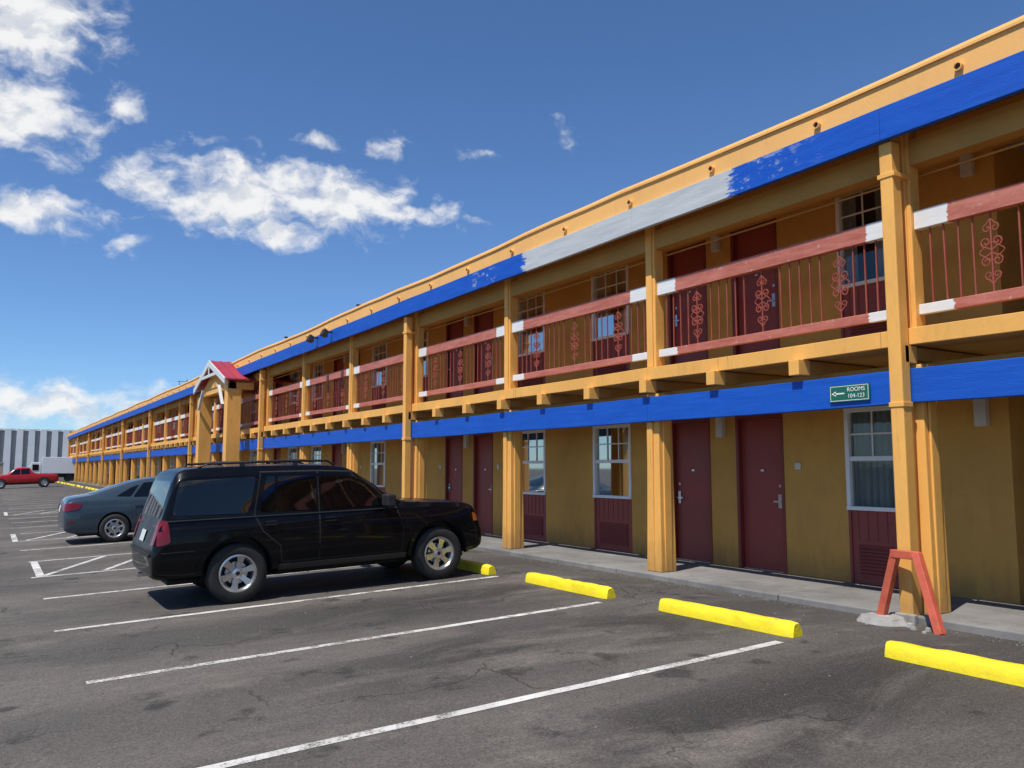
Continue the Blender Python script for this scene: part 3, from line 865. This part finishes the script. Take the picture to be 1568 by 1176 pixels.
suv.panel('tail_lamps_side',[round_poly([(-2.38,.78),(-2.22,.82),(-2.25,1.09),(-2.34,1.09)],.04)],M['red_lamp'],off=.008,thick=.01)
suv.panel('tail_lamps_rear',[round_poly([(s_*.74,.79),(s_*.89,.79),(s_*.89,1.09),(s_*.77,1.09)],.03) for s_ in (-1,1)],M['red_lamp'],'x',(-1,),off=.008,thick=.01)
suv.panel('head_lamps',[round_poly([(s_*.48,.82),(s_*.78,.82),(s_*.78,.94),(s_*.48,.96)],.03) for s_ in (-1,1)],M['clear_lamp'],'x',(1,),off=.006)
suv.panel('side_marker_lamps',[round_poly([(2.00,.80),(2.09,.80),(2.07,.90),(2.00,.93)],.02)],M['amber'],off=.006)
suv.panel('grille',[round_poly([(-.42,.70),(.42,.70),(.42,.92),(-.42,.92)],.03)],M['black'],'x',(1,),off=.006)
suv.panel('license_plate',[[(-.16,.80),(.16,.80),(.16,.94),(-.16,.94)]],M['plate'],'x',(-1,),off=.012,grid=.2)
suv.panel('rear_bumper_step',[round_poly([(-.80,.65),(.80,.65),(.80,.70),(-.80,.70)],.02)],M['black'],'x',(-1,),off=.012,thick=.02)
suv.panel('bumper_seam',suv.ribbon([(-1.95,.70),(-2.42,.70)],.014)+suv.ribbon([(1.93,.66),(2.16,.66)],.012),M['dark'],off=.002,grid=.08)
suv.panel('door_handles',[round_poly([(-1.08+o_,.96),(-.90+o_,.96),(-.90+o_,.99),(-1.08+o_,.99)],.015) for o_ in (0,.80)],M['suvpaint'],off=.028,thick=.02)
suv.panel('handle_shade_patch',[round_poly([(-1.07+o_,.94),(-.91+o_,.94),(-.91+o_,1.005),(-1.07+o_,1.005)],.03) for o_ in (0,.80)],M['dark'],off=.003)  # flat dark patches paint the shade of hollows behind the handles
rk=MB()
for sd in (-1,1):
    rk.tube([(-1.85,sd*.66,1.71),(-1.75,sd*.67,1.765),(-.8,sd*.68,1.775),(-.15,sd*.67,1.76),(-.05,sd*.66,1.70)],.018,0,8)
    for x in (-1.3,-.6): rk.box(x-.03,x+.03,sd*.67-.02,sd*.67+.02,1.70,1.775)
for x in (-1.45,-.45): rk.tube([(x,-.67,1.775),(x,-.3,1.785),(x,.3,1.785),(x,.67,1.775)],.013,0,8)
rk.obj('roof_rack',M['black'],suv.e,smooth='auto')
for sd in (-1,1):
    mm=MB(); mm.box(.54,.68,sd*1.03-.11,sd*1.03+.11,1.10,1.27); mm.box(.58,.64,min(sd*.87,sd*.96),max(sd*.87,sd*.96),1.10,1.15)
    mm.obj('mirror',M['black'],suv.e,bevel=.035)
suv.wheels((-AX,AX),.818,R,.228,.235,6)
small(suv,'underbody',[(-2.2,2.0,-.55,.55,.26,.40)],M['dark'])
small(suv,'exhaust',[(-2.42,-2.1,.45,.51,.28,.34)],M['metal'])
sx=(2.68+5.53)/2+.07; sy=10.88+.92
suv.e.location=(sx,sy,gz(sx)); suv.e.rotation_euler=(0,-math.atan(SL),radians(-.6))

# --- sedan
st=[(-2.44,.36,.74,.50,.70,.72,.75,.58),
    (-2.39,.30,.84,.55,.88,.80,.95,.66),
    (-2.30,.26,.875,.58,.98,.81,1.06,.66),
    (-2.1,.22,.89,.60,.99,.83,1.09,.68),
    (-1.78,.20,.90,.62,.985,.84,1.11,.67),
    (-1.05,.19,.90,.62,.975,.845,1.375,.57),
    (-.6,.19,.90,.62,.965,.85,1.455,.57),
    (.0,.19,.90,.62,.96,.85,1.47,.58),
    (.35,.19,.90,.62,.95,.85,1.43,.57),
    (1.12,.19,.90,.62,.93,.84,1.06,.66),
    (1.3,.19,.90,.62,.91,.83,.99,.68),
    (1.9,.20,.89,.60,.86,.80,.92,.66),
    (2.2,.22,.85,.55,.76,.76,.82,.60),
    (2.34,.26,.76,.48,.62,.68,.68,.50)]
sed=Car('blue_grey_sedan',st,M['sedanpaint'])
sed.arches((-1.38,1.38),.36,.34,.90)
sed.panel('side_windows',[round_poly([(-.08,1.0),(.82,1.0),(.30,1.33),(-.08,1.37)],.03),round_poly([(-.98,1.02),(-.14,1.0),(-.14,1.37),(-.72,1.34)],.03),round_poly([(-1.34,1.05),(-1.03,1.03),(-.82,1.30),(-1.0,1.24)],.03)],M['tint'])
sed.panel('windshield',[round_poly([(-.62,1.06),(.62,1.06),(.50,1.38),(-.50,1.38)],.05)],M['tint'],'x',(1,))
sed.panel('rear_window',[round_poly([(-.60,1.13),(.60,1.13),(.50,1.38),(-.50,1.38)],.06)],M['tint'],'x',(-1,))
sm_=[]
sm_+=sed.ribbon([(.95,.28),(1.0,.7),(.92,.96)],.01)+sed.ribbon([(-.11,1.40),(-.11,.97),(-.13,.28)],.01)+sed.ribbon([(-1.06,1.0),(-1.02,.8),(-.82,.5),(-.80,.28),(.95,.28)],.01)
sed.panel('door_seams',sm_,M['dark'],off=.002,grid=.1)
sed.panel('tail_lamps_side',[round_poly([(-2.40,.76),(-2.12,.80),(-2.05,.93),(-2.34,.94)],.03)],M['red_lamp'],off=.006,thick=.008)
sed.panel('tail_lamps_rear',[round_poly([(s_*.46,.78),(s_*.80,.76),(s_*.80,.93),(s_*.48,.93)],.03) for s_ in (-1,1)],M['red_lamp'],'x',(-1,),off=.006,thick=.008)
sed.panel('license_plate',[[(-.16,.74),(.16,.74),(.16,.88),(-.16,.88)]],M['plate'],'x',(-1,),off=.01,grid=.2)
sed.panel('reflectors',[[(-2.36,.50),(-2.22,.50),(-2.22,.54),(-2.36,.54)]],M['red_lamp'],off=.004,grid=.1)
sed.panel('door_handles',[round_poly([(-.98+o_,.84),(-.80+o_,.85),(-.80+o_,.875),(-.98+o_,.865)],.01) for o_ in (0,.95)],M['sedanpaint'],off=.025,thick=.015)
small(sed,'underbody',[(-2.1,2.1,-.55,.55,.17,.3)],M['dark'])
for sd in (-1,1):
    mm=MB(); mm.box(.60,.72,sd*.97-.09,sd*.97+.09,1.0,1.12); mm.obj('mirror',M['sedanpaint'],sed.e,bevel=.03)
sed.wheels((-1.38,1.38),.795,.325,.205,.21,7,'sedan')
sx=2.52+1.38; sed.e.location=(sx,21.35+.9,gz(sx)); sed.e.rotation_euler=(0,-math.atan(SL),radians(1))

# --- pickup (side-on, far)
st=[(-2.72,.48,.84,.62,.78,.83,.82,.72),
    (-2.64,.44,.94,.70,1.06,.90,1.13,.84),
    (-1.9,.42,.96,.76,1.10,.93,1.16,.86),
    (-.70,.42,.96,.76,1.11,.93,1.17,.86),
    (-.62,.42,.96,.76,1.13,.92,1.72,.72),
    (-.3,.42,.96,.76,1.13,.92,1.80,.70),
    (.35,.42,.96,.76,1.13,.92,1.80,.70),
    (.60,.42,.96,.76,1.13,.92,1.72,.69),
    (1.15,.42,.96,.76,1.12,.91,1.26,.76),
    (1.3,.42,.96,.76,1.10,.90,1.20,.78),
    (2.2,.42,.95,.76,1.05,.88,1.13,.76),
    (2.5,.44,.90,.70,.92,.82,.98,.70),
    (2.6,.50,.82,.60,.72,.76,.76,.62)]
pk=Car('red_pickup_truck',st,M['redpaint'])
pk.arches((-1.6,1.65),.45,.42,.96)
pk.panel('side_windows',[round_poly([(.22,1.18),(1.0,1.18),(.58,1.62),(.22,1.66)],.04),round_poly([(-.52,1.18),(.15,1.18),(.15,1.66),(-.48,1.66)],.04)],M['tint'])
pk.panel('windshield',[round_poly([(-.7,1.3),(.7,1.3),(.6,1.68),(-.6,1.68)],.05)],M['tint'],'x',(1,))
pk.panel('bed_cover',[[(-2.5,-.72),(-.78,-.72),(-.78,.72),(-2.5,.72)]],M['black'],'z',(1,),off=.006,grid=.3)  # flat black tonneau panel closing the bed, no opening modelled
pk.panel('head_lamps',[round_poly([(2.36,.80),(2.52,.78),(2.5,.92),(2.34,.96)],.02)],M['clear_lamp'],off=.006)
pk.panel('tail_lamps',[round_poly([(-2.68,.80),(-2.58,.80),(-2.58,1.05),(-2.66,1.05)],.02)],M['red_lamp'],off=.006)
sm_=pk.ribbon([(.18,.5),(.18,1.7)],.015)+pk.ribbon([(1.05,.5),(1.08,1.12)],.015)+pk.ribbon([(-.64,.5),(-.64,1.1)],.02)
pk.panel('door_seams',sm_,M['dark'],off=.003,grid=.2)
pk.wheels((-1.6,1.65),.82,.40,.23,.26,6)
small(pk,'underbody',[(-2.4,2.4,-.55,.55,.32,.46)],M['dark'])
pk.e.location=(2.5,84,gz(2.3)); pk.e.rotation_euler=(0,math.atan(SL),pi)

# --- white box truck far
bt=empty('white_box_truck',(6.0,112,gz(5)),(0,0,pi))
b=MB(); b.box(-3.0,.9,-1.15,1.15,1.0,2.9,0); b.box(-3.0,2.8,-.5,.5,.55,1.0,1)
b.prism([(1.05,-1.0,.6),(2.8,-1.0,.6),(2.8,1.0,.6),(1.05,1.0,.6)],[(1.05,-.95,2.3),(1.9,-.95,2.3),(1.9,.95,2.3),(1.05,.95,2.3)],0)
for x in (-2.0,2.0):
    for sd in (-1,1): b.lathe([(.0,-.13),(.45,-.13),(.45,.13),(0,.13)],(x,sd*.9,.45),1,24)
b.box(1.2,1.85,-1.02,-.94,1.35,2.05,2); b.box(1.2,1.85,.94,1.02,1.35,2.05,2)
b.obj('truck_body',[M['whitepaint'],M['black'],M['tint']],bt,bevel=.03)

# ------------------------------------------------------------------ background
wh=empty('warehouse')
b=MB(); WY=235.0
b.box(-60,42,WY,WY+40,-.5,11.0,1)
b.box(-60.2,42.2,WY-.3,WY+.0,-.5,1.6,1)
x=-60
while x<42:
    b.prism([(x,WY-.5,0),(x+1.55,WY-.5,0),(x+1.55,WY-.01,0),(x,WY-.01,0)],[(x+.1,WY-.6,11.3),(x+1.45,WY-.6,11.3),(x+1.45,WY-.01,11.3),(x+.1,WY-.01,11.3)],0)
    x+=2.5
b.box(-60.3,42.3,WY-.35,WY+40.2,10.9,11.35,0)
b.obj('warehouse_shell',[M['fin'],M['findark']],wh)
tb=MB(); tb.box(-14,2.2,190,196,-.2,2.7); tb.box(-14.1,2.3,189.9,196.1,2.7,2.95)
tb.obj('low_tan_building',M['tan'],bevel=.03)
an=MB(); ax,ay=28,150
an.tube([(ax,ay,0),(ax,ay,17.0)],.07,0,8)
for z,l in ((16.6,1.6),(16.0,1.2),(15.2,1.5)): an.tube([(ax-l,ay,z),(ax+l,ay,z)],.05)
an.tube([(ax-1.2,ay,16.7),(ax-1.2,ay,15.9)],.05); an.tube([(ax+1.0,ay,16.7),(ax+1.0,ay,15.6)],.05)
an.obj('antenna_mast',M['black'])

# ------------------------------------------------------------------ light, sky
EL=61.5; AZ=252
sd_=Vector((sin(radians(AZ))*cos(radians(EL)),cos(radians(AZ))*cos(radians(EL)),sin(radians(EL))))
sl=bpy.data.lights.new('sun','SUN'); sl.energy=5.0; sl.angle=radians(.53); sl.color=(1,.95,.87)
so=bpy.data.objects.new('sun',sl); COL.objects.link(so); so.rotation_euler=sd_.to_track_quat('Z','Y').to_euler(); so.location=(-20,-10,40)

wd=bpy.data.worlds.new('World'); scene.world=wd; wd.use_nodes=True
nt=wd.node_tree; nt.nodes.clear()
out=N(nt,'ShaderNodeOutputWorld')
sky=N(nt,'ShaderNodeTexSky'); sky.sky_type='NISHITA'; sky.sun_disc=False; sky.sun_elevation=radians(EL); sky.sun_rotation=radians(AZ)
sky.altitude=1600; sky.air_density=1.0; sky.dust_density=.5; sky.ozone_density=2.5
bg=N(nt,'ShaderNodeBackground'); bg.inputs[1].default_value=.105
tint=mix(nt,1.0,sky.outputs[0],(.80,1.05,1.32),'MULTIPLY')
L(nt,tint,bg.inputs[0])
tc=N(nt,'ShaderNodeTexCoord'); sp=N(nt,'ShaderNodeSeparateXYZ'); L(nt,tc.outputs['Generated'],sp.inputs[0])
az=math_(nt,'MULTIPLY',math_(nt,'ARCTAN2',sp.outputs[0],sp.outputs[1]),57.2958)
el=math_(nt,'MULTIPLY',math_(nt,'ARCSINE',sp.outputs[2]),57.2958)
cb=N(nt,'ShaderNodeCombineXYZ'); L(nt,az,cb.inputs[0]); L(nt,el,cb.inputs[1])
p=cb.outputs[0]
wn=N(nt,'ShaderNodeTexNoise'); wn.inputs['Scale'].default_value=.35; wn.inputs['Detail'].default_value=5; L(nt,p,wn.inputs['Vector'])
ws=N(nt,'ShaderNodeVectorMath',operation='SUBTRACT'); L(nt,wn.outputs['Color'],ws.inputs[0]); ws.inputs[1].default_value=(.5,.5,.5)
wsc=N(nt,'ShaderNodeVectorMath',operation='SCALE'); L(nt,ws.outputs[0],wsc.inputs[0]); wsc.inputs['Scale'].default_value=2.2
wa=N(nt,'ShaderNodeVectorMath',operation='ADD'); L(nt,p,wa.inputs[0]); L(nt,wsc.outputs[0],wa.inputs[1])
pw=wa.outputs[0]
clouds=[(13.5,17.6,7.0,2.9,1.5),(19.5,17.7,7.0,2.5,1.5),(25.0,17.3,4.8,1.1,1.1),(8,18.0,4.2,1.9,1.15),(16,15.8,3.4,1.6,1.15),
 (0.2,26.3,6.0,4.4,1.5),(-1,20.6,7.0,3.0,1.5),(6.2,21.9,2.6,1.5,.8),(.5,15.2,7.0,1.5,1.25),(6.6,13.9,1.6,1.3,.9),
 (35.9,23.0,2.0,1.4,.6),(23.5,21.6,2.4,1.3,.7),(30.6,21.2,3.4,.8,.4),(29.2,16.9,2.6,.5,.4),(18.6,21.6,3.6,.8,.55),(12,20.8,3.8,.9,.6),
 (2,3.8,11,2.1,1.2),(12,3.0,7,1.7,1.0),(-12,4.0,9,2.0,.9),(-30,18,12,4,1),(70,12,14,2.5,.8),(120,20,16,4,1),(-80,24,15,5,1),(175,18,18,4,1)]
acc=None
for (cx,cyy,hx,hy,st_) in clouds:
    a=N(nt,'ShaderNodeVectorMath',operation='SUBTRACT'); L(nt,pw,a.inputs[0]); a.inputs[1].default_value=(cx,cyy,0)
    b_=N(nt,'ShaderNodeVectorMath',operation='MULTIPLY'); L(nt,a.outputs[0],b_.inputs[0]); b_.inputs[1].default_value=(1/hx,1/hy,0)
    l=N(nt,'ShaderNodeVectorMath',operation='LENGTH'); L(nt,b_.outputs[0],l.inputs[0])
    f=mrange(nt,l.outputs['Value'],0,1.7,st_,-.95)
    acc=f if acc is None else math_(nt,'MAXIMUM',acc,f)
pm=mapping(nt,pw,(1,1.6,1)); n1=noise(nt,pm,.40,9,.58)
pm2=mapping(nt,pw,(1,1.6,1),(.35,-1.3,0)); n2=noise(nt,pm2,.40,5,.55)
den=math_(nt,'ADD',acc,math_(nt,'MULTIPLY',math_(nt,'SUBTRACT',n1,.51),2.9))
al=mrange(nt,den,.0,1.15,0,.97,True)
lit=mrange(nt,math_(nt,'SUBTRACT',n1,n2),-.14,.08,.40,1,True)
cc=mix(nt,lit,(.60,.66,.76),(1,1,1))
cbg=N(nt,'ShaderNodeBackground'); cbg.inputs[1].default_value=.92; L(nt,cc,cbg.inputs[0])
mxs=N(nt,'ShaderNodeMixShader'); L(nt,al,mxs.inputs[0]); L(nt,bg.outputs[0],mxs.inputs[1]); L(nt,cbg.outputs[0],mxs.inputs[2])
L(nt,mxs.outputs[0],out.inputs[0])
wd.cycles.sampling_method='MANUAL'; wd.cycles.sample_map_resolution=1024

# ------------------------------------------------------------------ camera
cam=bpy.data.cameras.new('camera'); co=bpy.data.objects.new('camera',cam); COL.objects.link(co)
cam.sensor_width=36; cam.lens=1268/1568*36; cam.clip_end=8000; cam.clip_start=.05
co.location=(0,0,1.8); co.rotation_euler=(radians(90+5.8),0,radians(-32.1))
scene.camera=co
scene.view_settings.view_transform='Standard'; scene.view_settings.look='None'; scene.view_settings.exposure=0
